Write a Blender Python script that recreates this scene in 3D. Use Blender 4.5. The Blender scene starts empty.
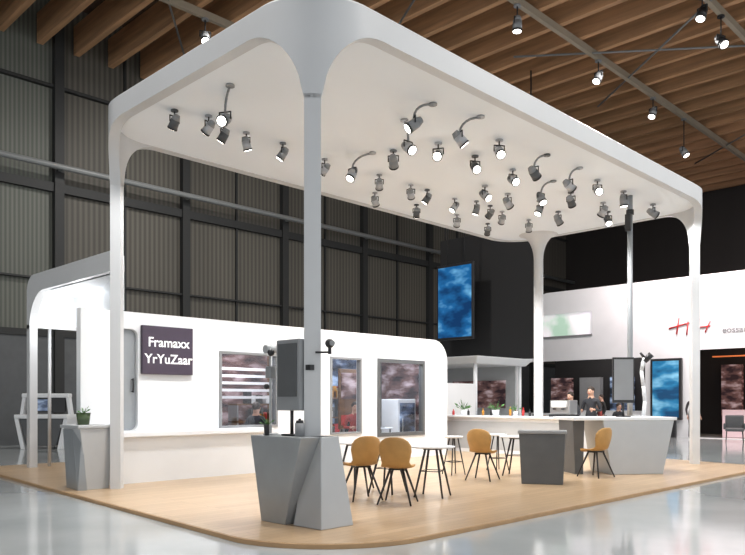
import bpy, bmesh, math, random
from mathutils import Vector, Matrix
random.seed(4)
sc=bpy.context.scene
sc.view_settings.view_transform='Standard'
sc.view_settings.look='None'
sc.view_settings.exposure=0

# ---------------------------------------------------------------- materials
def mat(name,col,rough=.5,metal=0,emis=None,es=0,var=0,scale=4,stretch=(1,1,1),bump=0,spec=None):
    m=bpy.data.materials.new(name); m.use_nodes=True
    nt=m.node_tree; b=nt.nodes['Principled BSDF']
    b.inputs['Base Color'].default_value=(*col,1)
    b.inputs['Roughness'].default_value=rough
    b.inputs['Metallic'].default_value=metal
    if spec is not None: b.inputs['Specular IOR Level'].default_value=spec
    if emis:
        b.inputs['Emission Color'].default_value=(*emis,1); b.inputs['Emission Strength'].default_value=es
    if var or bump:
        tc=nt.nodes.new('ShaderNodeTexCoord'); mp=nt.nodes.new('ShaderNodeMapping')
        mp.inputs['Scale'].default_value=stretch
        n=nt.nodes.new('ShaderNodeTexNoise'); n.inputs['Scale'].default_value=scale; n.inputs['Detail'].default_value=5
        nt.links.new(tc.outputs['Object'],mp.inputs[0]); nt.links.new(mp.outputs[0],n.inputs[0])
        if var:
            r=nt.nodes.new('ShaderNodeValToRGB')
            r.color_ramp.elements[0].position=.3; r.color_ramp.elements[1].position=.7
            r.color_ramp.elements[0].color=(*[c*(1-var) for c in col],1)
            r.color_ramp.elements[1].color=(*[min(1,c*(1+var)) for c in col],1)
            nt.links.new(n.outputs[0],r.inputs[0]); nt.links.new(r.outputs[0],b.inputs['Base Color'])
        if bump:
            bp=nt.nodes.new('ShaderNodeBump'); bp.inputs['Strength'].default_value=bump
            nt.links.new(n.outputs[0],bp.inputs['Height']); nt.links.new(bp.outputs[0],b.inputs['Normal'])
    return m
M={}
M['white']=mat('white_lacquer',(.78,.80,.82),.35,var=.02,scale=2)
M['ceilw']=mat('canopy_ceiling_white',(.83,.88,.93),.6,var=.01,scale=1)
M['frame']=mat('canopy_frame_paint',(.60,.61,.62),.4,var=.02,scale=1.5)
M['grey']=mat('grey_plinth',(.32,.34,.355),.35,.25,var=.05,scale=3)
M['lgrey']=mat('light_grey_plinth',(.46,.475,.485),.35,.15,var=.03,scale=3)
M['dgrey']=mat('dark_grey',(.09,.095,.10),.5,var=.08)
M['mgrey']=mat('mid_grey',(.25,.26,.27),.45,var=.05)
M['silver']=mat('lamp_housing_silver',(.45,.46,.48),.3,.3)
M['black']=mat('black_metal',(.018,.018,.02),.4)
M['blackm']=mat('matt_black',(.012,.012,.013),.8)
M['mustard']=mat('mustard_shell',(.48,.27,.085),.45,var=.08,scale=9)
M['chrome']=mat('steel',(.5,.5,.5),.3,1)
M['sign']=mat('sign_plum',(.055,.04,.065),.5,var=.06)
M['ink']=mat('sign_lettering',(.85,.85,.85),.5,emis=(1,1,1),es=.35)
M['lens']=mat('lamp_lens',(1,1,1),.2,emis=(1,.97,.9),es=9)
M['green']=mat('leaf_green',(.05,.16,.03),.6,var=.4,scale=20)
M['jar']=mat('dark_jar',(.06,.09,.04),.2)
M['skin']=mat('skin',(.55,.33,.24),.55)
M['hair']=mat('hair',(.03,.018,.012),.6)
M['shoe']=mat('shoe',(.02,.02,.02),.4)
M['red']=mat('red_enamel',(.55,.03,.03),.4)
M['amber']=mat('amber_glass',(.5,.22,.03),.15)
M['winlit']=mat('lit_strip',(1,1,1),.4,emis=(1,.93,.95),es=3)
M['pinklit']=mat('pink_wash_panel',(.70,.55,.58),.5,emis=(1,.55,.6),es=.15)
M['orange']=mat('orange_glow',(.6,.2,.06),.5,emis=(1,.22,.06),es=.55,var=.5,scale=1.5)
M['fin']=mat('timber_fin',(.46,.26,.135),.6,var=.25,scale=1.2,stretch=(6,.4,6))
M['brown']=mat('walnut_panel',(.16,.075,.035),.5,var=.4,scale=2,stretch=(1,1,5))
M['edge']=mat('oak_edge',(.42,.26,.13),.5,var=.1,scale=3)
M['roof']=mat('roof_deck',(.07,.042,.027),.9,var=.2)
M['steelb']=mat('hall_steel',(.02,.021,.021),.6)
M['rail']=mat('rail_paint',(.34,.29,.22),.5)
M['pipe']=mat('pipe_paint',(.22,.23,.23),.4)

def glass():
    m=bpy.data.materials.new('window_glass'); m.use_nodes=True; nt=m.node_tree
    b=nt.nodes['Principled BSDF']; 
    tr=nt.nodes.new('ShaderNodeBsdfTransparent'); gl=nt.nodes.new('ShaderNodeBsdfGlossy'); mx=nt.nodes.new('ShaderNodeMixShader')
    tr.inputs[0].default_value=(.9,.92,.95,1); gl.inputs['Roughness'].default_value=.03
    mx.inputs[0].default_value=.05
    nt.links.new(tr.outputs[0],mx.inputs[1]); nt.links.new(gl.outputs[0],mx.inputs[2])
    nt.links.new(mx.outputs[0],nt.nodes['Material Output'].inputs[0]); nt.nodes.remove(b)
    return m
M['glass']=glass()

def wood_floor():
    m=bpy.data.materials.new('oak_planks'); m.use_nodes=True; nt=m.node_tree; b=nt.nodes['Principled BSDF']
    tc=nt.nodes.new('ShaderNodeTexCoord')
    br=nt.nodes.new('ShaderNodeTexBrick'); br.inputs['Scale'].default_value=1
    br.inputs['Brick Width'].default_value=1.6; br.inputs['Row Height'].default_value=.14
    br.inputs['Mortar Size'].default_value=.004
    br.inputs['Color1'].default_value=(.60,.43,.27,1); br.inputs['Color2'].default_value=(.50,.345,.20,1); br.inputs['Mortar'].default_value=(.34,.225,.12,1)
    n=nt.nodes.new('ShaderNodeTexNoise'); mp=nt.nodes.new('ShaderNodeMapping'); mp.inputs['Scale'].default_value=(2,25,1); n.inputs['Scale'].default_value=1.5; n.inputs['Detail'].default_value=6
    mx=nt.nodes.new('ShaderNodeMixRGB'); mx.blend_type='MULTIPLY'; mx.inputs[0].default_value=.35
    nt.links.new(tc.outputs['Object'],br.inputs[0]); nt.links.new(tc.outputs['Object'],mp.inputs[0]); nt.links.new(mp.outputs[0],n.inputs[0])
    nt.links.new(br.outputs[0],mx.inputs[1]); nt.links.new(n.outputs[0],mx.inputs[2]); nt.links.new(mx.outputs[0],b.inputs['Base Color'])
    b.inputs['Roughness'].default_value=.28
    return m
M['oak']=wood_floor()

def concrete():
    m=bpy.data.materials.new('polished_concrete'); m.use_nodes=True; nt=m.node_tree; b=nt.nodes['Principled BSDF']
    tc=nt.nodes.new('ShaderNodeTexCoord'); n=nt.nodes.new('ShaderNodeTexNoise'); n.inputs['Scale'].default_value=.5; n.inputs['Detail'].default_value=8
    r=nt.nodes.new('ShaderNodeValToRGB'); r.color_ramp.elements[0].color=(.33,.36,.37,1); r.color_ramp.elements[1].color=(.45,.475,.48,1)
    r.color_ramp.elements[0].position=.3; r.color_ramp.elements[1].position=.7
    nt.links.new(tc.outputs['Object'],n.inputs[0]); nt.links.new(n.outputs[0],r.inputs[0]); nt.links.new(r.outputs[0],b.inputs['Base Color'])
    r2=nt.nodes.new('ShaderNodeMapRange'); r2.inputs[3].default_value=.04; r2.inputs[4].default_value=.16
    nt.links.new(n.outputs[0],r2.inputs[0]); nt.links.new(r2.outputs[0],b.inputs['Roughness'])
    b.inputs['Specular IOR Level'].default_value=.9
    return m
M['conc']=concrete()

def ribbed(name,c1,c2,sc_,rough=.6):
    m=bpy.data.materials.new(name); m.use_nodes=True; nt=m.node_tree; b=nt.nodes['Principled BSDF']
    tc=nt.nodes.new('ShaderNodeTexCoord'); w=nt.nodes.new('ShaderNodeTexWave'); w.bands_direction='X'; w.inputs['Scale'].default_value=sc_; w.inputs['Distortion'].default_value=.15
    n=nt.nodes.new('ShaderNodeTexNoise'); mp=nt.nodes.new('ShaderNodeMapping'); mp.inputs['Scale'].default_value=(1,1,.15); n.inputs['Scale'].default_value=.5; n.inputs['Detail'].default_value=4
    r=nt.nodes.new('ShaderNodeValToRGB'); r.color_ramp.elements[0].color=(*c1,1); r.color_ramp.elements[1].color=(*c2,1)
    mx=nt.nodes.new('ShaderNodeMixRGB'); mx.blend_type='MULTIPLY'; mx.inputs[0].default_value=.6
    nt.links.new(tc.outputs['Object'],w.inputs[0]); nt.links.new(tc.outputs['Object'],mp.inputs[0]); nt.links.new(mp.outputs[0],n.inputs[0])
    nt.links.new(w.outputs[1],r.inputs[0]); nt.links.new(r.outputs[0],mx.inputs[1]); nt.links.new(n.outputs[0],mx.inputs[2]); nt.links.new(mx.outputs[0],b.inputs['Base Color'])
    bp=nt.nodes.new('ShaderNodeBump'); bp.inputs['Strength'].default_value=.5; nt.links.new(w.outputs[1],bp.inputs['Height']); nt.links.new(bp.outputs[0],b.inputs['Normal'])
    b.inputs['Roughness'].default_value=rough
    return m
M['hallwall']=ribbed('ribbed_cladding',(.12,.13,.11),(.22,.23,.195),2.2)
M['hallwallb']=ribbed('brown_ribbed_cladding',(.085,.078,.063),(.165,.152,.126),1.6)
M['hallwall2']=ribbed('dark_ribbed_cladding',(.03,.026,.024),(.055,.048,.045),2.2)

def screen(name,c0,c1,c2,scale=1.5,es=1.0,stretch=(1,1,1)):
    m=bpy.data.materials.new(name); m.use_nodes=True; nt=m.node_tree; b=nt.nodes['Principled BSDF']
    tc=nt.nodes.new('ShaderNodeTexCoord'); n=nt.nodes.new('ShaderNodeTexNoise'); n.inputs['Scale'].default_value=scale; n.inputs['Detail'].default_value=3
    mp=nt.nodes.new('ShaderNodeMapping'); mp.inputs['Scale'].default_value=stretch
    r=nt.nodes.new('ShaderNodeValToRGB'); e=r.color_ramp.elements; e[0].position=.38; e[0].color=(*c0,1); e[1].position=.68; e[1].color=(*c2,1)
    x=e.new(.52); x.color=(*c1,1)
    nt.links.new(tc.outputs['Object'],mp.inputs[0]); nt.links.new(mp.outputs[0],n.inputs[0]); nt.links.new(n.outputs[0],r.inputs[0])
    nt.links.new(r.outputs[0],b.inputs['Base Color']); nt.links.new(r.outputs[0],b.inputs['Emission Color']); b.inputs['Emission Strength'].default_value=es
    b.inputs['Roughness'].default_value=.15
    return m
M['tv']=screen('screen_blue',(.004,.03,.10),(.01,.10,.27),(.14,.38,.6),.8,.7,(1,1,2))
M['tvb']=screen('screen_cyan',(.01,.05,.12),(.02,.15,.30),(.2,.45,.6),.9,.6,(1,1,2))
M['band']=screen('lightbox_band',(.35,.5,.40),(.75,.72,.75),(.9,.8,.95),.6,.7)
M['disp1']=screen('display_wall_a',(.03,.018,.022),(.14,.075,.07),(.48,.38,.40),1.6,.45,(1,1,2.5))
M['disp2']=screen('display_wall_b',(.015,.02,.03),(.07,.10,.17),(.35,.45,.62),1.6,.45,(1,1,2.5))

# ---------------------------------------------------------------- builder
class B:
    def __init__(s,name,loc=(0,0,0),rz=0):
        s.name=name; s.loc=Vector(loc); s.rz=rz; s.bm=bmesh.new(); s.mats=[]
    def mi(s,m):
        m=M[m] if isinstance(m,str) else m
        if m not in s.mats: s.mats.append(m)
        return s.mats.index(m)
    def face(s,pts,m):
        f=s.bm.faces.new([s.bm.verts.new(p) for p in pts]); f.material_index=s.mi(m); return f
    def box(s,x0,x1,y0,y1,z0,z1,m,bev=0):
        s.frust([(x0,y0),(x1,y0),(x1,y1),(x0,y1)],[(x0,y0),(x1,y0),(x1,y1),(x0,y1)],z0,z1,m,bev)
    def frust(s,p0,p1,z0,z1,m,bev=0):
        n=len(p0); a=[s.bm.verts.new((p[0],p[1],z0)) for p in p0]; b=[s.bm.verts.new((p[0],p[1],z1)) for p in p1]
        k=s.mi(m); fs=[]
        fs.append(s.bm.faces.new(a[::-1])); fs.append(s.bm.faces.new(b))
        for i in range(n): fs.append(s.bm.faces.new([a[i],a[(i+1)%n],b[(i+1)%n],b[i]]))
        for f in fs: f.material_index=k
        if bev:
            es=list({e for f in fs for e in f.edges})
            r=bmesh.ops.bevel(s.bm,geom=es,offset=bev,segments=2,affect='EDGES',profile=.5)
            for f in r['faces']: f.material_index=k
    def cyl(s,p0,p1,r0,r1=None,m='black',seg=12,cap=True):
        if r1 is None: r1=r0
        p0=Vector(p0);p1=Vector(p1); d=(p1-p0).normalized()
        a=d.orthogonal().normalized(); c=d.cross(a); k=s.mi(m)
        A=[];C=[]
        for i in range(seg):
            t=2*math.pi*i/seg; v=a*math.cos(t)+c*math.sin(t)
            A.append(s.bm.verts.new(p0+v*r0)); C.append(s.bm.verts.new(p1+v*r1))
        for i in range(seg):
            f=s.bm.faces.new([A[i],A[(i+1)%seg],C[(i+1)%seg],C[i]]); f.material_index=k; f.smooth=True
        if cap:
            s.bm.faces.new(A[::-1]).material_index=k; s.bm.faces.new(C).material_index=k
    def tube(s,pts,r,m,seg=10):
        for i in range(len(pts)-1): s.cyl(pts[i],pts[i+1],r,r,m,seg)
    def sph(s,c,r,m,sc3=(1,1,1),sub=2,rot=None):
        mt=Matrix.Translation(c)@(rot.to_4x4() if rot else Matrix.Identity(4))@Matrix.Diagonal((*[r*q for q in sc3],1))
        g=bmesh.ops.create_icosphere(s.bm,subdivisions=sub,radius=1,matrix=mt); k=s.mi(m)
        for v in g['verts']:
            for f in v.link_faces: f.material_index=k; f.smooth=True
    def done(s,bevel=0,parent=None):
        me=bpy.data.meshes.new(s.name); s.bm.normal_update()
        bmesh.ops.recalc_face_normals(s.bm,faces=s.bm.faces)
        s.bm.to_mesh(me); s.bm.free()
        for m in s.mats: me.materials.append(m)
        o=bpy.data.objects.new(s.name,me); o.location=s.loc; o.rotation_euler[2]=s.rz
        sc.collection.objects.link(o)
        if bevel:
            b=o.modifiers.new('b','BEVEL'); b.width=bevel; b.segments=3; b.limit_method='ANGLE'
        if parent: o.parent=parent
        return o

def rrect(x0,x1,y0,y1,r,n=8):
    if not isinstance(r,(list,tuple)): r=[r]*4
    out=[]
    for (cx,cy,a0,rr) in [(x0+r[0],y0+r[0],180,r[0]),(x1-r[1],y0+r[1],270,r[1]),(x1-r[2],y1-r[2],0,r[2]),(x0+r[3],y1-r[3],90,r[3])]:
        if rr<=0: out.append((cx,cy)); continue
        for i in range(n+1):
            a=math.radians(a0+90*i/n); out.append((cx+rr*math.cos(a),cy+rr*math.sin(a)))
    return out
def plate(name,outer,holes,th,m):
    """flat plate in local XZ with real holes, thickness along Y"""
    cu=bpy.data.curves.new(name,'CURVE'); cu.dimensions='2D'; cu.fill_mode='BOTH'; cu.extrude=th/2
    for pts in [outer]+holes:
        sp=cu.splines.new('POLY'); sp.points.add(len(pts)-1)
        for i,p in enumerate(pts): sp.points[i].co=(p[0],p[1],0,1)
        sp.use_cyclic_u=True
    co=bpy.data.objects.new('tmp',cu); sc.collection.objects.link(co)
    bpy.context.view_layer.update()
    me=bpy.data.meshes.new_from_object(co.evaluated_get(bpy.context.evaluated_depsgraph_get()))
    bpy.data.objects.remove(co)
    me.transform(Matrix.Rotation(math.pi/2,4,'X'))
    me.materials.clear(); me.materials.append(M[m]); me.name=name
    o=bpy.data.objects.new(name,me); sc.collection.objects.link(o)
    return o
def text(body,size,loc,rot,m,parent=None,name='lettering',ext=.004):
    cu=bpy.data.curves.new(name,'FONT'); cu.body=body; cu.size=size; cu.extrude=ext; cu.align_x='CENTER'; cu.align_y='CENTER'; cu.offset=size*.012
    cu.materials.append(M[m]); o=bpy.data.objects.new(name,cu); o.location=loc; o.rotation_euler=rot; sc.collection.objects.link(o)
    if parent:
        o.parent=parent; bpy.context.view_layer.update(); o.matrix_parent_inverse=parent.matrix_world.inverted()
    return o

# ---------------------------------------------------------------- camera
cam=bpy.data.cameras.new('camera'); co=bpy.data.objects.new('camera',cam); sc.collection.objects.link(co)
co.location=(-5.43,-6.31,1.45); co.rotation_euler=(math.pi/2,0,math.radians(-45.4))
cam.sensor_width=36; cam.lens=735/745*36; cam.shift_y=(401-277.5)/745; cam.clip_end=300
sc.camera=co

# ---------------------------------------------------------------- hall shell
b=B('floor'); b.box(-25,60,-25,60,-.2,0,'conc'); b.done()
HZ=13.5
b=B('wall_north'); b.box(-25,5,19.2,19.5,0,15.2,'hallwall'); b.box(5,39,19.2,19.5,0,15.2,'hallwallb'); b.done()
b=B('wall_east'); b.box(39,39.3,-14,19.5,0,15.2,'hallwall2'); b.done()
b=B('ceiling'); b.box(-25,39.3,-14,19.5,15.2,15.4,'roof'); b.done()
b=B('ceiling_timber_fins')
u=-12.0
while u<38.8:
    b.box(u,u+.20,-12,19.1,HZ,HZ+1.0,'fin'); u+=1.25
b.done()
b=B('wall_steel_frame')
for i in range(-3,7):
    x=4.96+4.92*i; b.box(x-.16,x+.16,18.95,19.2,0,15,'steelb')
for i in range(-6,14):
    x=2.5+2.46*i; b.box(x-.04,x+.04,19.1,19.2,0,15,'steelb')
for z,h in [(12.2,.10),(8.75,.30),(3.75,.22),(5.6,.06)]:
    b.box(-25,39,19.02,19.2,z-h/2,z+h/2,'steelb')
b.done()
b=B('wall_lower_cladding'); b.box(-25,39,19.08,19.2,0,3.7,'dgrey'); b.done()
b=B('wall_pipe'); b.cyl((-25,18.6,9.35),(39,18.6,9.35),.10,.10,'pipe')
for i in range(-3,7):
    x=4.96+4.92*i; b.box(x-.05,x+.05,18.6,19.0,9.3,9.4,'pipe')
b.done()
b=B('ceiling_light_rail')
for v in (-3,1.9,6,10,13.3):
    b.box(-12,38,v-.07,v+.07,HZ-.25,HZ-.02,'rail')
b.done()
b=B('ceiling_brace_rods')
for (p,q) in [((4,-4,13.3),(12,10,13.3)),((14,-2,13.3),(22,8,13.3)),((24,-2,13.3),(16,8,13.3)),((24,-2,13.3),(32,8,13.3)),((0,6,13.3),(8,16,13.3))]:
    b.cyl(p,q,.035,.035,'pipe',8)
b.done()

def spotfix(name,base,aim,scale=1.0,drop=.22,arm=None,hm='silver'):
    """ceiling spotlight: mount plate, stem or bent arm, yoke and cylindrical head with lens"""
    b=B(name,base); s=scale
    b.cyl((0,0,0),(0,0,-.03*s),.07*s,.07*s,hm,14)
    ex=Vector((0,0,-drop))
    if arm:
        ex=Vector((arm[0],arm[1],-drop)); P=[]
        for i in range(7):
            f=i/6; P.append(Vector((arm[0]*math.sin(f*math.pi/2),arm[1]*math.sin(f*math.pi/2),-.02-(drop-.02)*(1-math.cos(f*math.pi/2)))))
        b.tube(P,.02*s,'mgrey',8)
    else: b.cyl((0,0,-.02*s),(0,0,-drop),.014*s,.014*s,'black',8)
    d=Vector(aim).normalized(); side=d.cross(Vector((0,0,1)))
    if side.length<.1: side=Vector((1,0,0))
    side.normalize(); c=ex+Vector((0,0,-.11*s))
    for sg in (-1,1):
        b.cyl(c+side*.1*s*sg,c+side*.1*s*sg+Vector((0,0,.12*s)),.012*s,.012*s,'black',6)
    b.cyl(c-side*.1*s+Vector((0,0,.115*s)),c+side*.1*s+Vector((0,0,.115*s)),.012*s,.012*s,'black',6)
    b.cyl(c-d*.15*s,c-d*.06*s,.055*s,.085*s,'mgrey' if hm!='black' else hm,16)
    b.cyl(c-d*.06*s,c+d*.10*s,.085*s,.092*s,hm,16)
    b.cyl(c+d*.10*s,c+d*.13*s,.097*s,.097*s,'black',16)
    b.cyl(c+d*.131*s,c+d*.137*s,.075*s,.075*s,'lens',16)
    b.done(); return Vector(base)+c
for (u,v,dr) in [(10,10,.5),(18.1,1.9,.6),(16.6,1.9,.3),(28,-3,.7),(13.2,6,.4),(18.2,6,.4),(25.6,6,1.2),(22.6,6,.4),(24,-3,.6),(7.1,13.3,.4),(33,1.9,.6)]:
    spotfix('hall_spotlight',(u,v,HZ-.25),(random.uniform(-.8,.2),random.uniform(-.8,.2),-1),1.6,dr,None,random.choice(['black','mgrey']))

# ---------------------------------------------------------------- platform
PZ=.05
def arc(cx,cy,r,a0,a1,n=14): return [(cx+r*math.cos(math.radians(a0+(a1-a0)*i/n)),cy+r*math.sin(math.radians(a0+(a1-a0)*i/n))) for i in range(n+1)]
pts=arc(.35,.05,1.4,183,270)+arc(11.2,-.65,.7,270,360)+[(14,8.5),(13,10.6),(.3,10.6)]+arc(.15,10.0,.5,120,176,5)
cxp,cyp=6.5,4.6
pin=[(cxp+(p[0]-cxp)*.9965,cyp+(p[1]-cyp)*.9955) for p in pts]
b=B('booth_platform'); b.frust(pts,pts,0.001,PZ-.003,'edge'); b.frust(pin,pin,PZ-.003,PZ,'oak')
b.done()

# ---------------------------------------------------------------- canopy
X0,X1,Y0,Y1=-.24,11.6,-.24,5.2; RC=.9; ZU=5.74; ZT=6.09; TH=.16; RF=.85; HW=.12
def canopy(name,X0,X1,Y0,Y1,RC,ZU,ZT,TH,RF,HW,cols,mf,mc,zb):
    path=[]
    corners=[('F',X0+RC,Y0+RC,180),('R',X1-RC,Y0+RC,270),('K',X1-RC,Y1-RC,0),('L',X0+RC,Y1-RC,90)]
    s=0; mids={}; last=None
    for nm,cx,cy,a0 in corners:
        n=44
        st=Vector((cx+RC*math.cos(math.radians(a0)),cy+RC*math.sin(math.radians(a0))))
        if last is not None:
            L=(st-last[0]).length; k=60
            nr=last[1]
            for i in range(1,k):
                f=.5-.5*math.cos(math.pi*i/k); path.append((last[0].lerp(st,f),nr,s+L*f))
            s+=L
        for i in range(n+1):
            a=math.radians(a0+90*i/n); nr=Vector((math.cos(a),math.sin(a)))
            path.append((Vector((cx,cy))+nr*RC,nr,s+RC*math.pi/2*i/n))
        mids[nm]=s+RC*math.pi/4; s+=RC*math.pi/2; last=(path[-1][0],path[-1][1])
    st=path[0][0]; L=(st-last[0]).length; nr=last[1]
    for i in range(1,60):
        f=.5-.5*math.cos(math.pi*i/60); path.append((last[0].lerp(st,f),nr,s+L*f))
    total=s+L
    def dist(sv):
        return min(min(abs(sv-mids[c]),total-abs(sv-mids[c])) for c in cols)
    def low(d):
        d=d-HW
        if d<=0: return ZU-RF
        if d>=RF: return ZU
        return ZU-RF+math.sqrt(max(0,RF*RF-(RF-d)**2))
    b=B(name); N=len(path)
    O=[(p[0],p[0]-p[1]*TH,low(dist(p[2])),dist(p[2])) for p in path]
    bm=b.bm; kf=b.mi(mf)
    def V(p,z): return bm.verts.new((p.x,p.y,z))
    vo=[(V(o[0],o[2]),V(o[0],ZT-.05),V(o[1],o[2]),V(o[1],ZT-.05),V(o[0]-p[1]*.05,ZT),V(o[1],ZT)) for o,p in zip(O,path)]
    for i in range(N):
        A=vo[i];C=vo[(i+1)%N]
        for q in ((A[0],C[0],C[1],A[1]),(C[2],A[2],A[3],C[3]),(A[2],C[2],C[0],A[0]),(A[1],C[1],C[4],A[4]),(A[4],C[4],C[5],A[5])):
            f=bm.faces.new(q); f.material_index=kf; f.smooth=True
    for c in cols:
        idx=[i for i in range(N) if abs(path[i][2]-mids[c])<=HW+1e-4]
        ring=[O[i][0] for i in idx]+[O[i][1] for i in reversed(idx)]
        b.frust([(p.x,p.y) for p in ring],[(p.x,p.y) for p in ring],zb,ZU-RF+.05,mf)
    inner=[(o[0]-p[1]*.04) for o,p in zip(O,path)]
    b.frust([(p.x,p.y) for p in inner],[(p.x,p.y) for p in inner],ZU+.012,ZT-.03,mc)
    return b
b=canopy('exhibition_canopy',X0,X1,Y0,Y1,RC,ZU,ZT,TH,RF,HW,'FLR','frame','ceilw',PZ)
b.cyl((11.15,4.0,PZ),(11.15,4.0,5.1),.12,.12,'frame',20)
for i in range(10):
    a=i/10*math.pi/2; a2=(i+1)/10*math.pi/2
    z0=5.1+.65*math.sin(a); z1=5.1+.65*math.sin(a2); r0=.12+.38*(1-math.cos(a)); r1=.12+.38*(1-math.cos(a2))
    b.cyl((11.15,4.0,z0),(11.15,4.0,z1),r0,r1,'frame',20,cap=False)
o=b.done()
sm=o.data
sm.set_sharp_from_angle(angle=math.radians(35))

# canopy spotlights
S=[(.45,2.39),(.25,3.4),(.72,3.22),(1.07,3.34),(1.53,3.39),(2.24,3.35),(3.27,3.46),(3.42,2.91),(2.45,.63),(3.11,1.33),(3.80,2.29),(4.06,1.51),(3.37,.52),(5.01,1.46),(4.65,.70),(6.12,1.42),(7.06,1.40),(5.59,.63),(6.69,.58),(7.83,.62),(9.41,1.31),(8.9,.6),(10.3,.6),(5.5,3.4),(6.0,3.4),(6.9,3.4),(7.4,3.2),(7.9,3.2),(8.5,3.3),(6.6,2.4),(7.4,2.4),(8.3,2.2),(9.4,2.4),(10.2,1.6),(4.6,3.4),(9.6,3.3),(8.2,1.4),
 (5.4,4.3),(6.7,4.3),(8.0,4.2),(9.2,4.2)]
arms={0:(.12,.3),8:(-.3,.1),9:(.2,.1),12:(-.25,.2),16:(-.2,.15),17:(-.25,.1),7:(-.2,.3),18:(-.2,.1)}
for i,(u,v) in enumerate(S):
    aim=Vector((random.uniform(-1.2,1.2),random.uniform(-1.2,.8),-.8))
    if v>3: aim=Vector((random.uniform(-.6,.8),random.uniform(.0,1.1),-.8))
    dr=.10; ar=None
    if i in arms: dr=.26; ar=arms[i]; u-=ar[0]; v-=ar[1]
    p=spotfix('canopy_spotlight',(u,v,ZU+.011),aim,.88 if v<3 else .78,dr,ar,random.choice(['silver','silver','mgrey','dgrey']))
    if i%2==0:
        l=bpy.data.lights.new('spot_beam','SPOT'); l.energy=320; l.spot_size=math.radians(95); l.spot_blend=.6; l.shadow_soft_size=.07; l.color=(1,.985,.97)
        lo=bpy.data.objects.new('spot_beam',l); d=aim.normalized(); lo.location=p+d*.16; lo.rotation_euler=(-Vector((aim.x*.5,aim.y*.5,-1))).to_track_quat('Z','Y').to_euler(); sc.collection.objects.link(lo)

# ---------------------------------------------------------------- booth back wall
YW=5.81
out=rrect(-.1,9.65,PZ+.001,3.02,[0,0,.55,0])
w1=rrect(2.63,4.04,.92,2.42,.04,3); w2=rrect(5.52,6.49,.70,2.44,.04,3); w3=rrect(7.02,8.72,.60,2.46,.04,3); dr=rrect(.5,.93,.93,2.72,.12,5)
o=plate('wall_booth_back',out,[w1,w2,w3,dr],.16,'white'); o.location=(0,YW+.08,0)
for nm,(a,c,z0,z1) in {'window_1':(2.63,4.04,.92,2.42),'window_2':(5.52,6.49,.70,2.44),'window_3':(7.02,8.72,.60,2.46)}.items():
    b=B(nm); t=.045; fm='mgrey' if nm!='window_3' else 'dgrey'
    if nm=='window_3': t=.09
    b.box(a,c,YW-.03,YW+.10,z0,z0+t,fm); b.box(a,c,YW-.03,YW+.10,z1-t,z1,fm)
    b.box(a,a+t,YW-.03,YW+.10,z0+t,z1-t,fm); b.box(c-t,c,YW-.03,YW+.10,z0+t,z1-t,fm)
    b.box(a+t,c-t,YW+.03,YW+.035,z0+t,z1-t,'glass')
    b.done()
b=B('door_1'); b.box(.5,.93,YW+.08,YW+.12,.93,2.72,'grey'); b.cyl((.86,YW+.03,1.6),(.86,YW+.03,1.85),.015,.015,'black'); 
b.cyl((.86,YW+.03,1.62),(.86,YW+.09,1.62),.012,.012,'black'); b.cyl((.86,YW+.03,1.83),(.86,YW+.09,1.83),.012,.012,'black'); b.done()
# room behind the windows
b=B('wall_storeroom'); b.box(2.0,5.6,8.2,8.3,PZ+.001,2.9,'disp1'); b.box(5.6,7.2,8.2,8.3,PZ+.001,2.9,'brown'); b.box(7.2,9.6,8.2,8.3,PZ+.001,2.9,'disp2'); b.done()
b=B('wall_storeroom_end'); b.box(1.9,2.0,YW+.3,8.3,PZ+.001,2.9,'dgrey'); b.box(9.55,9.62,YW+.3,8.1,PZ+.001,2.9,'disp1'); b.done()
b=B('ceiling_storeroom'); b.box(1.9,9.62,YW+.2,8.3,2.9,2.95,'dgrey'); b.done()
b=B('display_shelving')
for x0,x1,zs in [(4.4,6.9,(.5,.95,1.35)),(7.0,8.5,(.5,1.0,1.5))]:
    for z in zs: b.box(x0,x1,7.75,8.1,z,z+.04,'brown')
    for x in (x0,(x0+x1)/2,x1-.04): b.box(x,x+.04,7.75,8.1,PZ,zs[-1],'mgrey')
    for i in range(30):
        x=random.uniform(x0+.05,x1-.2); z=random.choice(zs)+.04; h=random.uniform(.12,.34); w=random.uniform(.06,.2)
        b.box(x,x+w,7.8,7.95,z,z+h,random.choice(['red','black','lgrey','white','dgrey','amber','brown']),.01)
b.done()
b=B('storeroom_strip_light')
for (x0,x1,y,z) in [(2.2,6.2,7.4,2.62),(2.2,6.2,6.9,2.72),(6.4,9.2,7.4,2.6)]:
    b.box(x0,x1,y,y+.06,z,z+.05,'winlit'); b.cyl((x0+.2,y+.03,z+.05),(x0+.2,y+.03,2.895),.01,.01,'black'); b.cyl((x1-.2,y+.03,z+.05),(x1-.2,y+.03,2.895),.01,.01,'black')
b.done()
b=B('white_louvre_screen')
for i in range(5):
    b.box(3.2,5.2,7.2+.06*i,7.24+.06*i,1.5+i*.16,1.56+i*.16,'white')
b.cyl((3.3,7.35,1.45),(3.3,7.35,2.895),.02,.02,'mgrey'); b.cyl((5.1,7.35,1.45),(5.1,7.35,2.895),.02,.02,'mgrey')
b.done()
b=B('poster_stand'); b.box(6.9,7.6,7.0,7.05,.75,2.25,'brown',.01); b.box(6.96,7.54,6.99,7.0,1.5,2.15,'disp1'); b.box(6.96,7.54,6.99,7.0,.85,1.1,'red'); b.cyl((7.0,7.02,PZ),(7.0,7.02,.76),.02,.02,'black'); b.cyl((7.5,7.02,PZ),(7.5,7.02,.76),.02,.02,'black'); b.done()
b=B('drinks_fridge'); b.box(8.6,9.3,6.6,7.2,PZ,1.5,'white',.02); b.box(8.67,9.23,6.57,6.6,.2,1.4,'disp2'); b.cyl((8.72,6.54,.6),(8.72,6.54,1.0),.012,.012,'chrome'); b.done()
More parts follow.
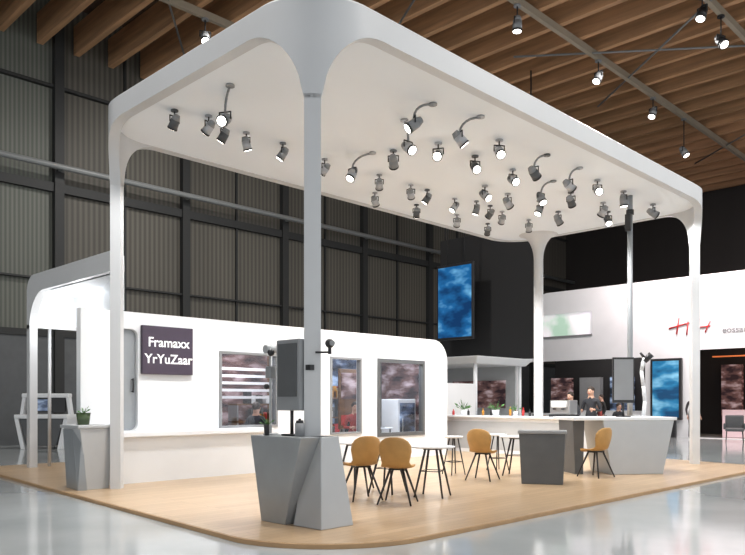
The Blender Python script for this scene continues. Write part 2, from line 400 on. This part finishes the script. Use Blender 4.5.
b=B('storeroom_table'); b.box(7.5,8.3,6.5,7.0,.74,.78,'white',.01)
for x in (7.55,8.25):
    for y in (6.55,6.95): b.cyl((x,y,PZ),(x,y,.74),.02,.02,'black')
b.box(7.6,8.0,6.7,6.72,.80,1.1,'black',.01); b.box(7.6,8.0,6.5,6.7,.78,.80,'mgrey'); b.done()
b=B('booth_name_sign'); b.box(.98,2.0,YW-.08,YW-.001,1.93,2.80,'sign',.01); sg=b.done()
text("Framaxx",.24,(1.5,YW-.085,2.50),(math.pi/2,0,0),'ink',sg)
text("YrYuZaar",.24,(1.5,YW-.085,2.20),(math.pi/2,0,0),'ink',sg)
b=B('serving_ledge'); b.box(.10,3.5,5.2,YW-.032,.84,.92,'white',.01); b.frust([(.2,5.35),(3.3,5.35),(3.3,YW-.032),(.2,YW-.032)],[(.2,5.28),(3.45,5.28),(3.45,YW-.032),(.2,YW-.032)],PZ,.84,'white'); b.done()

# annex roof on the left
out=[(.60,5.95),(1.5,8.5),(1.5,9.7),(.60,9.7)]
b=B('annex_canopy')
b.frust(out,out,3.72,3.78,'ceilw')
b.frust(out,out,4.0,4.07,'frame')
n=60; prev=None; VA,VB=5.85,9.8
def lowz(d,R=.75):
    return 3.72-R if d<=0 else (3.72 if d>=R else 3.72-R+math.sqrt(R*R-(R-d)**2))
def topz(d,R=.35):
    return 4.08 if d>=R else 4.08-R+math.sqrt(max(0,R*R-(R-d)**2))
for i in range(n+1):
    v=VA+(VB-VA)*(1-(1-i/n)**2); d=VB-v-.14
    z=lowz(d); zt=topz(VB-v)
    if prev:
        v0,z0,t0=prev
        for fc in ([(.5,v0,z0),(.5,v,z),(.5,v,zt),(.5,v0,t0)],[(.66,v,z),(.66,v0,z0),(.66,v0,t0),(.66,v,zt)],[(.5,v0,z0),(.66,v0,z0),(.66,v,z),(.5,v,z)],[(.5,v0,t0),(.5,v,zt),(.66,v,zt),(.66,v0,t0)]):
            b.face(fc,'frame')
    prev=(v,z,zt)
b.box(.5,.66,9.64,9.8,PZ,3.05,'frame',.0)
b.box(1.46,1.56,8.5,9.8,3.05,4.0,'white')
b.box(.66,1.56,9.70,9.79,3.0,4.0,'white')
b.frust([(.62,5.9),(.70,5.86),(1.56,8.5),(1.48,8.54)],[(.62,5.9),(.70,5.86),(1.56,8.5),(1.48,8.54)],3.05,4.0,'white')
b.cyl((.95,9.74,PZ),(.95,9.74,3.1),.035,.035,'frame')
b.done()

# ---------------------------------------------------------------- plinths & screens
b=B('reception_plinth')
b.frust([(-.22,.22),(.2,.22),(.2,.66),(-.22,.66)],[(-.3,-.16),(.22,-.16),(.22,.76),(-.3,.76)],PZ,1.05,'grey',.008)
b.frust([(-.16,-.34),(.32,-.34),(.32,.14),(-.16,.14)],[(-.02,-.18),(.24,-.18),(.24,.06),(-.02,.06)],PZ,1.05,'lgrey',.008)
b.done()
b=B('column_monitor'); b.box(-.10,-.01,.11,.53,1.34,2.16,'mgrey',.015); b.box(-.108,-.10,.15,.49,1.5,2.11,'dgrey')
b.cyl((-.05,.30,1.05),(-.05,.30,1.4),.02,.02,'black'); b.box(-.13,.03,.2,.4,1.051,1.07,'black',.005); b.box(-.03,.03,.0,.2,1.8,1.86,'black'); b.done()
b=B('camera_stand')
b.cyl((-.08,.66,1.051),(-.08,.66,1.07),.09,.09,'lgrey',20); b.cyl((-.08,.66,1.07),(-.08,.66,2.12),.016,.016,'lgrey')
b.cyl((-.16,.66,2.06),(.0,.66,2.06),.05,.05,'lgrey',16); b.sph((-.12,.60,2.02),.045,'black'); b.box(-.13,-.04,.60,.70,1.72,1.86,'mgrey',.01); b.sph((-.14,.66,1.62),.035,'black'); b.done()
b=B('column_camera'); b.cyl((.02,-.03,2.0),(.14,-.14,2.0),.012,.012,'black'); b.cyl((.14,-.14,1.98),(.14,-.14,2.07),.02,.02,'black'); b.sph((.14,-.14,2.10),.055,'black'); b.cyl((.14,-.16,2.1),(.12,-.21,2.1),.03,.03,'mgrey'); b.done()
def potted(name,loc,r,h,col='jar',leaf=16,lr=.09):
    b=B(name,loc); b.cyl((0,0,0),(0,0,h),r*.8,r,col,16); b.cyl((0,0,h),(0,0,h+.01),r*1.04,r*1.04,col,16)
    for i in range(leaf):
        a=random.uniform(0,6.28); e=random.uniform(.3,1.3); d=Vector((math.cos(a)*math.cos(e),math.sin(a)*math.cos(e),math.sin(e)))
        L=random.uniform(.6,1.2)*lr*1.6; b.cyl((0,0,h),Vector((0,0,h))+d*L,.004,.003,'green',5)
        p=Vector((0,0,h))+d*L; q=d.orthogonal().normalized(); s=d.cross(q)
        b.face([p-d*lr*.3,p+q*lr*.25,p+d*lr*.7,p-q*lr*.25],'green')
    return b.done()
potted('potted_plant',(-.22,.55,1.051),.035,.12,'black',12,.05)
b=B('storage_jar',(-.1,.10,1.051)); b.cyl((0,0,0),(0,0,.15),.055,.055,'mgrey',20); b.cyl((0,0,.15),(0,0,.18),.045,.04,'black',20); b.cyl((0,0,.18),(0,0,.2),.015,.015,'black'); b.done()

b=B('side_plinth')
b.frust([(-.36,4.98),(.0,4.98),(.0,5.36),(-.36,5.36)],[(-.5,4.92),(.02,4.92),(.02,5.54),(-.5,5.54)],PZ,1.02,'lgrey',.008)
b.frust([(-.50,5.0),(-.38,4.94),(-.30,5.5),(-.44,5.56)],[(-.50,5.2),(-.46,4.94),(-.44,5.5),(-.50,5.56)],PZ,1.0,'grey',.004)
b.box(-.54,.04,4.9,5.58,1.02,1.07,'lgrey',.008)
b.done()
potted('potted_plant',(-.3,5.25,1.071),.11,.18,'jar',14,.06)
# far left kiosk on hall floor
b=B('display_kiosk',(3.6,16.6,0),math.radians(-45.4))
b.frust([(-.45,-.4),(.45,-.4),(.45,.4),(-.45,.4)],[(-.66,-.4),(.66,-.4),(.66,.4),(-.66,.4)],0.1,.92,'dgrey',.02)
b.box(-.8,.8,-.45,.45,.92,1.04,'white',.02)
for sx in (-1,1):
    b.frust([(sx*.55-.06,-.42),(sx*.55+.06,-.42),(sx*.55+.06,.42),(sx*.55-.06,.42)],[(sx*.74-.06,-.42),(sx*.74+.06,-.42),(sx*.74+.06,.42),(sx*.74-.06,.42)],0.001,.92,'white',.01)
    b.frust([(sx*.74-.05,-.1),(sx*.74+.05,-.1),(sx*.74+.05,.1),(sx*.74-.05,.1)],[(sx*.66-.05,-.1),(sx*.66+.05,-.1),(sx*.66+.05,.1),(sx*.66-.05,.1)],1.04,1.6,'white',.01)
b.box(-.72,.72,-.14,.14,1.55,1.68,'white',.03); b.box(-.58,.58,-.05,.05,1.1,1.55,'black',.01); b.box(-.52,.1,-.056,-.05,1.15,1.5,'disp2')
b.done()

# ---------------------------------------------------------------- furniture
def chair(u,v,rz):
    b=B('dining_chair',(u,v,PZ),rz)
    k=b.mi('mustard'); NU=14; rows=[]
    prof=[(.22,.475,.15,.0),(.20,.50,.19,.0),(.12,.512,.215,.01),(.0,.505,.225,.015),(-.10,.505,.22,.03),(-.17,.525,.205,.06),(-.205,.57,.19,.07),(-.225,.64,.205,.08),(-.24,.72,.225,.085),(-.25,.80,.22,.08),(-.255,.86,.185,.06),(-.255,.90,.12,.035),(-.254,.915,.05,.01)]
    for sgn in (0,1):
        g=[]
        for j,(y,z,hw,cu) in enumerate(prof):
            row=[]
            back=min(1,max(0,(j-4)/3))
            for i in range(NU+1):
                t=-1+2*i/NU
                off=.022*sgn
                yy=y+cu*t*t+(-off*back); zz=z+.02*t*t*(1-back)-off*(1-back)
                row.append(b.bm.verts.new((t*hw,yy,zz)))
            g.append(row)
        rows.append(g)
    P=len(prof)
    for g in rows:
        for j in range(P-1):
            for i in range(NU):
                f=b.bm.faces.new([g[j][i],g[j][i+1],g[j+1][i+1],g[j+1][i]]); f.smooth=True; f.material_index=k
    A,C=rows
    for j in range(P-1):
        for i in (0,NU):
            f=b.bm.faces.new([A[j][i],A[j+1][i],C[j+1][i],C[j][i]]); f.material_index=k
    for j in (0,P-1):
        for i in range(NU):
            f=b.bm.faces.new([A[j][i],A[j][i+1],C[j][i+1],C[j][i]]); f.material_index=k
    b.box(-.11,.11,-.11,.11,.462,.484,'black',.005)
    for sx in (-1,1):
        for sy in (-1,1):
            b.cyl((sx*.09,sy*.09,.47),(sx*.23,sy*.24,0.004),.018,.013,'black',8)
    for sx in (-1,1): b.cyl((sx*.09,-.09,.46),(sx*.09,.09,.46),.012,.012,'black',6)
    return b.done()
def table(u,v,rz=0,h=.74,r=.33,leg='black'):
    b=B('bistro_table',(u,v,PZ),rz)
    b.cyl((0,0,h-.022),(0,0,h),r-.01,r,'white',36); b.cyl((0,0,h-.05),(0,0,h-.022),.14,.16,'black',20)
    for i in range(4):
        a=math.pi/4+i*math.pi/2; c,s=math.cos(a),math.sin(a)
        b.cyl((.12*c,.12*s,h-.04),(.30*c,.30*s,0.004),.019,.014,leg,8)
    b.tube([(.2*math.cos(math.pi/4+i*math.pi/2),.2*math.sin(math.pi/4+i*math.pi/2),.38) for i in (0,1,2,3,0)],.007,leg,6)
    return b.done()
chair(1.90,1.15,math.radians(-20)); chair(1.97,.50,math.radians(-60)); chair(5.22,1.45,math.radians(-75)); chair(7.12,.28,math.radians(-10))
table(2.75,2.15); table(2.85,.62,.4); table(6.3,1.45,.3)
table(2.7,1.38,.2,.70,.28)
def bar_stool(u,v,h=.70,m='white',z=PZ):
    b=B('bar_stool',(u,v,z)); b.cyl((0,0,h),(0,0,h+.035),.17,.18,m,24)
    for i in range(4):
        a=i*math.pi/2+.5; b.cyl((.08*math.cos(a),.08*math.sin(a),h),(.22*math.cos(a),.22*math.sin(a),0.004),.014,.011,'black',8)
    b.tube([(.17*math.cos(i*math.pi/2+.5),.17*math.sin(i*math.pi/2+.5),.25) for i in (0,1,2,3,0)],.008,'black',6)
    b.done()
bar_stool(5.6,2.4); bar_stool(6.9,2.3)

b=B('waste_bin')
q=[(5.18,.62),(5.50,.02),(5.86,.22),(5.54,.82)]; cx=sum(p[0] for p in q)/4; cy=sum(p[1] for p in q)/4
top=[(cx+(p[0]-cx)*1.12,cy+(p[1]-cy)*1.12) for p in q]
b.frust(q,top,PZ,.90,'dgrey',.01); t2=[(cx+(p[0]-cx)*1.18,cy+(p[1]-cy)*1.18) for p in q]; b.frust(t2,t2,.90,.95,'mgrey',.008)
b.done()

# right kiosk
b=B('service_counter')
bot=[(7.70,.26),(8.52,-.38),(9.1,.35),(8.28,1.0)]; topq=[(7.56,.36),(8.70,-.52),(9.3,.26),(8.16,1.12)]
b.frust(bot,topq,PZ,1.08,'lgrey',.01)
slab=[(7.10,.72),(8.74,-.56),(9.34,.24),(7.66,1.5)]
b.frust(slab,slab,1.08,1.14,'white',.008)
b.frust([(7.30,.80),(7.42,.70),(7.82,1.22),(7.70,1.32)],[(7.18,.78),(7.36,.64),(7.84,1.26),(7.68,1.38)],PZ,1.08,'dgrey')
b.done()
b=B('counter_monitor',(8.2,.27,1.141),math.radians(-45.4))
b.box(-.12,.12,-.08,.08,0,.015,'black',.004); b.cyl((0,0,.015),(0,0,.35),.02,.02,'black'); b.box(-.21,.21,-.03,.03,.27,1.16,'black',.012); b.box(-.185,.185,-.036,-.03,.33,1.12,'mgrey'); b.done()
b=B('counter_lamp',(8.50,.0,1.141),math.radians(-45.4))
b.cyl((0,0,0),(0,0,.02),.10,.10,'white',24)
b.tube([(0,0,.02),(.03,0,.3),(.0,0,.6),(-.04,0,.9),(.02,0,1.15)],.035,'white',12); b.cyl((.02,0,1.08),(.14,-.05,1.22),.05,.06,'black',14); b.cyl((.02,0,1.15),(-.06,0,1.25),.03,.02,'black'); b.done()
b=B('service_pole'); b.cyl((9.32,.66,PZ),(9.32,.66,ZU+.01),.055,.055,'grey',18); b.cyl((9.32,.66,5.35),(9.32,.66,5.45),.08,.08,'black',18); b.box(9.2,9.28,.6,.72,5.0,5.35,'black',.01); b.done()

# bar counter with things
b=B('bar_counter'); b.box(10.87,11.5,2.8,7.3,PZ,1.0,'white',.01); b.box(10.78,11.55,2.7,7.4,1.0,1.05,'white',.008)
b.box(10.862,10.868,2.95,7.15,.15,.9,'lgrey'); b.done()
potted('potted_plant',(11.1,6.4,1.051),.10,.15,'white',26,.14); potted('potted_plant',(11.1,5.3,1.051),.10,.15,'white',22,.13); potted('potted_plant',(11.0,4.6,1.051),.07,.12,'white',16,.1)
b=B('bar_bottles')
for i in range(12):
    y=4.1+i*.25+random.uniform(-.05,.05); x=random.uniform(11.25,11.45); c=random.choice(['amber','jar','red','glass','white','black']); h=random.uniform(.16,.26)
    b.cyl((x,y,1.051),(x,y,1.05+h*.65),.035,.035,c,12); b.cyl((x,y,1.05+h*.65),(x,y,1.05+h*.8),.035,.013,c,12); b.cyl((x,y,1.05+h*.8),(x,y,1.05+h),.013,.013,c,8)
b.done()
b=B('espresso_machine',(11.2,3.3,1.051)); b.box(-.2,.2,-.28,.28,.06,.42,'chrome',.02); b.box(-.22,.1,-.3,.3,0,.06,'black',.01); b.cyl((-.2,-.12,.2),(-.3,-.12,.2),.02,.02,'black'); b.cyl((-.2,.12,.2),(-.3,.12,.2),.02,.02,'black'); b.box(-.26,-.2,-.2,.2,.24,.40,'white',.01); b.done()

b=B('wall_partition'); b.box(9.75,13.6,7.85,8.0,PZ+.001,2.0,'white',.01); b.done()
b=B('neighbour_pavilion')
b.frust([(14.4,8.4),(17.4,8.4),(17.4,12.0),(14.4,12.0)],[(14.2,8.2),(17.6,8.2),(17.6,12.2),(14.2,12.2)],2.7,2.95,'white',.03)
for x in (14.55,17.2):
    for y in (8.55,10.2,11.85): b.cyl((x,y,0.001),(x,y,2.7),.07,.07,'white')
b.box(14.6,15.0,8.8,11.6,0.001,1.0,'white',.02); b.box(17.0,17.1,8.6,11.8,0.001,2.7,'lgrey'); b.box(16.93,16.99,9.0,11.4,1.2,2.2,'disp1')
b.done()

b=B('hanging_screen'); b.box(16.7,16.82,10.25,12.0,3.78,6.68,'black',.02); b.box(16.69,16.70,10.33,11.92,3.88,6.58,'tv')
for y in (10.7,11.5): b.cyl((16.76,y,6.6),(16.76,y,HZ),.02,.02,'black')
b.done()
b=B('wall_dark_backdrop'); b.box(17.65,17.8,8.2,12.6,3.0,7.9,'blackm'); 
for y in (8.4,12.4): b.cyl((17.72,y,7.8),(17.72,y,HZ),.03,.03,'black')
b.done()

# ---------------------------------------------------------------- far stand on the right
XS=24
out=[(-4.0,0.001),(13.5,0.001),(13.5,5.6),(13.2,6.0),(11.5,6.35),(-4.0,6.35)]
holes=[rrect(6.9,13.1,0.9,3.25,.1,3), rrect(-3.5,5.05,0.02,3.45,.1,3), rrect(9.3,13.2,4.35,5.35,.05,2)]
o=plate('wall_neighbour_stand',out,holes,.2,'white'); o.rotation_euler[2]=math.pi/2; o.location=(XS,0,0)
b=B('lightbox_sign'); b.box(XS-.02,XS+.06,9.3,13.2,4.35,5.35,'band'); b.box(XS-.14,XS-.11,9.25,13.25,4.28,4.36,'mgrey'); b.done()
b=B('stand_interior')
b.box(28,28.2,-4,13.5,0.001,6,'blackm'); b.box(XS+.2,28,-4,13.5,5.9,6.0,'dgrey'); b.box(XS+.2,28,6.3,6.5,0.001,5.9,'mgrey')
for y,c in ((7.5,'disp1'),(9.2,'disp2'),(10.8,'mgrey'),(12.4,'disp1')): b.box(27.6,27.9,y,y+1.1,.8,2.6,c)
for y,c in ((-3,'orange'),(-1,'disp1'),(.8,'red'),(2.0,'disp1'),(3.2,'orange'),(4.4,'disp1')): b.box(27.6,27.9,y,y+.8,.6,3.0,c)
b.box(26,26.1,-3.5,5,3.25,3.30,'orange')
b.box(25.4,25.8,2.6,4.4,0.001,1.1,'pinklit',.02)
b.box(26.4,27.0,7.2,12.5,0.001,1.0,'white')
b.done()
b=B('info_screen'); b.box(XS-.30,XS-.14,5.35,6.6,.7,3.15,'black',.02); b.box(XS-.32,XS-.30,5.45,6.5,.8,3.05,'tvb'); b.box(XS-.3,XS-.14,5.6,6.35,0.001,.7,'black'); b.done()
b=B('stand_logo_mark')
for (y0,z0,y1,z1,r) in [(5.9,4.35,5.0,4.55,.035),(5.6,4.1,5.5,4.75,.035),(5.2,4.05,5.15,4.6,.03),(5.0,4.3,4.3,4.35,.035),(4.8,4.05,4.7,4.65,.03),(4.5,4.1,4.3,4.55,.03)]:
    b.cyl((XS-.14,y0,z0),(XS-.14,y1,z1),r,r*.7,'red',8)
b.done()
lt=text("eossauro",.34,(XS-.12,3.25,4.15),(math.pi/2,0,-math.pi/2),'mgrey',None,'stand_lettering')
def lounge_chair(u,v,rz,m):
    b=B('lounge_chair',(u,v,0),rz); b.box(-.3,.3,-.3,.3,.38,.5,m,.04); b.box(-.3,.3,-.34,-.24,.42,.95,m,.04); b.box(-.36,-.28,-.3,.25,.45,.66,m,.03); b.box(.28,.36,-.3,.25,.45,.66,m,.03)
    for sx in (-.25,.25):
        for sy in (-.25,.25): b.cyl((sx,sy,.4),(sx*1.1,sy*1.1,0.002),.02,.015,'black',8)
    b.done()
lounge_chair(21.5,1.2,.4,'red'); lounge_chair(22,2.8,1.9,'dgrey'); lounge_chair(20.8,-.5,2.6,'red')
lounge_chair(18.5,5.4,1.2,'dgrey')

# ---------------------------------------------------------------- people
def person(name,loc,rz,joints_override=None,top=(.03,.03,.035),bottom=(.03,.035,.05),H=1.75,hair='hair',arms='down',sit=None):
    s=H/1.75
    J={'pel':(0,0,.95,.13,.10),'sp':(0,0,1.12,.125,.095),'ch':(0,.0,1.32,.15,.105),'nk':(0,-.005,1.47,.055,.055),'hd':(0,.015,1.56,.07,.08),'hd2':(0,.02,1.66,.078,.092),
       'lsh':(-.17,0,1.40,.06,.06),'rsh':(.17,0,1.40,.06,.06),
       'lhip':(-.09,0,.90,.095,.095),'rhip':(.09,0,.90,.095,.095),'lkn':(-.10,.02,.50,.058,.058),'rkn':(.11,.03,.50,.058,.058),'lan':(-.11,-.02,.10,.042,.042),'ran':(.13,-.0,.10,.042,.042),
       'lto':(-.13,.14,.035,.035,.03),'rto':(.16,.15,.035,.035,.03)}
    if arms=='down':
        J.update(lel=(-.24,-.03,1.12,.043,.043),lwr=(-.25,.08,.88,.03,.03),rel=(.24,-.03,1.12,.043,.043),rwr=(.25,.08,.88,.03,.03))
    elif arms=='work':
        J.update(lel=(-.25,-.02,1.13,.043,.043),lwr=(-.16,.24,1.16,.03,.03),rel=(.25,-.02,1.13,.043,.043),rwr=(.14,.25,1.14,.03,.03))
    if sit is not None:
        dz=sit+.11-.95
        for k in list(J):
            if k[1:] not in('kn','an','to'): a=list(J[k]); a[2]+=dz; J[k]=tuple(a)
        for k,sx in (('l',-1),('r',1)):
            J[k+'hip']=(sx*.09,.02,sit+.09,.095,.095); J[k+'kn']=(sx*.13,.43,sit+.07,.06,.06); J[k+'an']=(sx*.13,.40,sit-.36,.042,.042); J[k+'to']=(sx*.14,.53,sit-.42,.033,.03)
    if joints_override: J.update(joints_override)
    E=[('pel','sp'),('sp','ch'),('ch','nk'),('nk','hd'),('hd','hd2'),('ch','lsh'),('ch','rsh'),('lsh','lel'),('lel','lwr'),('rsh','rel'),('rel','rwr'),('pel','lhip'),('pel','rhip'),('lhip','lkn'),('lkn','lan'),('lan','lto'),('rhip','rkn'),('rkn','ran'),('ran','rto')]
    names=list(J); me=bpy.data.meshes.new(name); me.from_pydata([tuple(c*s for c in J[n][:3]) for n in names],[(names.index(a),names.index(c)) for a,c in E],[])
    o=bpy.data.objects.new('tmpp',me); sc.collection.objects.link(o)
    sk=o.modifiers.new('s','SKIN'); ly=me.skin_vertices[0].data
    for i,n in enumerate(names): ly[i].radius=(J[n][3]*s,J[n][4]*s); ly[i].use_root=(n=='pel')
    o.modifiers.new('ss','SUBSURF').levels=2
    bpy.context.view_layer.update()
    m2=bpy.data.meshes.new_from_object(o.evaluated_get(bpy.context.evaluated_depsgraph_get()))
    bpy.data.objects.remove(o)
    b=B(name,loc,rz)
    mt=mat('top_'+name,top,.8,var=.15,scale=8); mb=mat('trousers_'+name,bottom,.8,var=.1)
    ids=[b.mi(mb),b.mi(mt),b.mi('skin'),b.mi('shoe')]
    b.bm.from_mesh(m2)
    lw=Vector(J['lwr'][:3])*s; rw=Vector(J['rwr'][:3])*s; nk=J['nk'][2]*s; pz=J['pel'][2]*s; az=(J['lan'][2]-.02)*s
    for f in b.bm.faces:
        c=f.calc_center_median(); f.smooth=True
        if c.z>nk-.01: f.material_index=ids[2]
        elif c.z<az: f.material_index=ids[3]
        elif (c-lw).length<.055 or (c-rw).length<.055: f.material_index=ids[2]
        elif c.z>pz+(.0 if sit is None else .02): f.material_index=ids[1]
        else: f.material_index=ids[0]
    hd=Vector(J['hd2'][:3])*s-Vector((0,0,.04*s))
    b.sph(hd+Vector((0,-.012,.035))*s,.105*s,hair,(.86,1.0,1.0)); 
    b.sph(hd+Vector((0,.035,-.01))*s,.085*s,'skin',(.86,.9,1.2))
    b.sph(hd+Vector((0,.115,-.015))*s,.016*s,'skin',(.8,1.1,1.5))
    for sx in (-1,1):
        b.sph(hd+Vector((sx*.032,.104,.012))*s,.011*s,'blackm'); b.sph(hd+Vector((sx*.078,.02,-.01))*s,.02*s,'skin',(.5,.8,1.3))
    b.sph(hd+Vector((0,.105,-.055))*s,.014*s,'red',(1.6,.5,.4))
    for wr,el in (('lwr','lel'),('rwr','rel')):
        w=Vector(J[wr][:3])*s; d=(w-Vector(J[el][:3])*s).normalized()
        R=d.to_track_quat('Z','Y').to_matrix()
        b.sph(w+d*.05*s,.042*s,'skin',(.55,.9,1.15),rot=R)
        yv=R@Vector((0,1,0)); xv=R@Vector((1,0,0))
        for i,L in enumerate((.060,.072,.068,.052)):
            p=w+d*.085*s+yv*(-.027+.018*i)*s; q=p+d*L*.55*s; b.cyl(p,q,.0085*s,.008*s,'skin',7); b.cyl(q,q+(d*.8+xv*.5).normalized()*L*.5*s,.008*s,.006*s,'skin',7)
        p=w+d*.035*s-yv*.03*s; q=p+(d*.6-yv*.8).normalized()*.04*s; b.cyl(p,q,.011*s,.009*s,'skin',7); b.cyl(q,q+d*.03*s,.009*s,.007*s,'skin',7)
    b.done()
def sitter(u,v,rz,top,h=.74,z=PZ,H=1.75,name='seated_visitor'):
    bar_stool(u,v,h-.035,'black',z); person(name,(u,v,z),rz,H=H,arms='work',top=top,sit=h)
sitter(12.35,3.75,math.radians(90),(.03,.032,.04)); person('barista',(12.15,3.05,PZ),math.radians(95),H=1.78,arms='work',top=(.02,.022,.028))
def floor_sitter(u,v,rz,top,z=0):
    b=B('visitor_chair',(u,v,z),rz); b.box(-.22,.22,-.22,.22,.44,.47,'black',.01); b.box(-.2,.2,-.24,-.21,.5,.9,'black',.01)
    for sx in (-.19,.19):
        for sy in (-.19,.19): b.cyl((sx,sy,.44),(sx,sy,0.002),.015,.015,'black',8)
        b.cyl((sx,-.22,.45),(sx,-.22,.55),.012,.012,'black',6)
    b.done(); person('seated_visitor',(u,v,z),rz,arms='work',top=top,sit=.47)
floor_sitter(22.3,9.3,math.radians(100),(.03,.03,.04)); floor_sitter(22.0,10.7,math.radians(-120),(.12,.11,.12)); floor_sitter(21.6,7.7,math.radians(30),(.3,.05,.04))
floor_sitter(19.5,5.9,math.radians(150),(.03,.03,.035)); floor_sitter(18.6,7.4,math.radians(220),(.04,.04,.05))
floor_sitter(4.2,6.75,math.radians(-60),(.03,.03,.04),PZ); floor_sitter(6.9,6.45,math.radians(150),(.35,.04,.035),PZ)
person('distant_visitor',(22.9,8.3,0),math.radians(60),H=1.72,top=(.02,.02,.02))
person('distant_visitor',(22.9,4.6,0),math.radians(140),H=1.76,top=(.04,.035,.04))

# ---------------------------------------------------------------- light
w=bpy.data.worlds.new('world'); sc.world=w; w.use_nodes=True
w.node_tree.nodes['Background'].inputs[0].default_value=(.92,.96,1,1); w.node_tree.nodes['Background'].inputs[1].default_value=1.05
def area(name,loc,rot,size,en,col=(1,.97,.93),sy=None):
    l=bpy.data.lights.new(name,'AREA'); l.energy=en; l.size=size; l.color=col
    if sy: l.shape='RECTANGLE'; l.size_y=sy
    o=bpy.data.objects.new(name,l); o.location=loc; o.rotation_euler=rot; sc.collection.objects.link(o)
for x,y in [(-2,2),(6,-6),(14,-4),(18,4),(8,11.6)]:
    area('hall_fill_light',(x,y,HZ-.5),(0,0,0),1.2,800)  # added overhead fill lights for floor and canopy top, no fixtures behind them
area('stand_washlight',(22,3,7.5),(math.radians(0),math.radians(-50),0),1.0,600,(1,.80,.80),8)
area('storeroom_lamp',(4,7.0,2.88),(0,0,0),.8,80,(1,.95,.95),.8)
area('storeroom_lamp',(8.0,6.6,2.88),(0,0,0),.8,65,(.9,.95,1),.8)
area('stand_lamp',(26,9,5.7),(0,0,0),2,250,(1,.9,.85),3)
area('stand_lamp',(26,1,5.7),(0,0,0),2,150,(1,.6,.4),5)
l=bpy.data.lights.new('annex_fill_light','POINT'); l.energy=45; l.shadow_soft_size=.05  # added fill without a fixture, whitens the annex underside
o=bpy.data.objects.new('annex_fill_light',l); o.location=(1.1,8.7,3.0); sc.collection.objects.link(o)
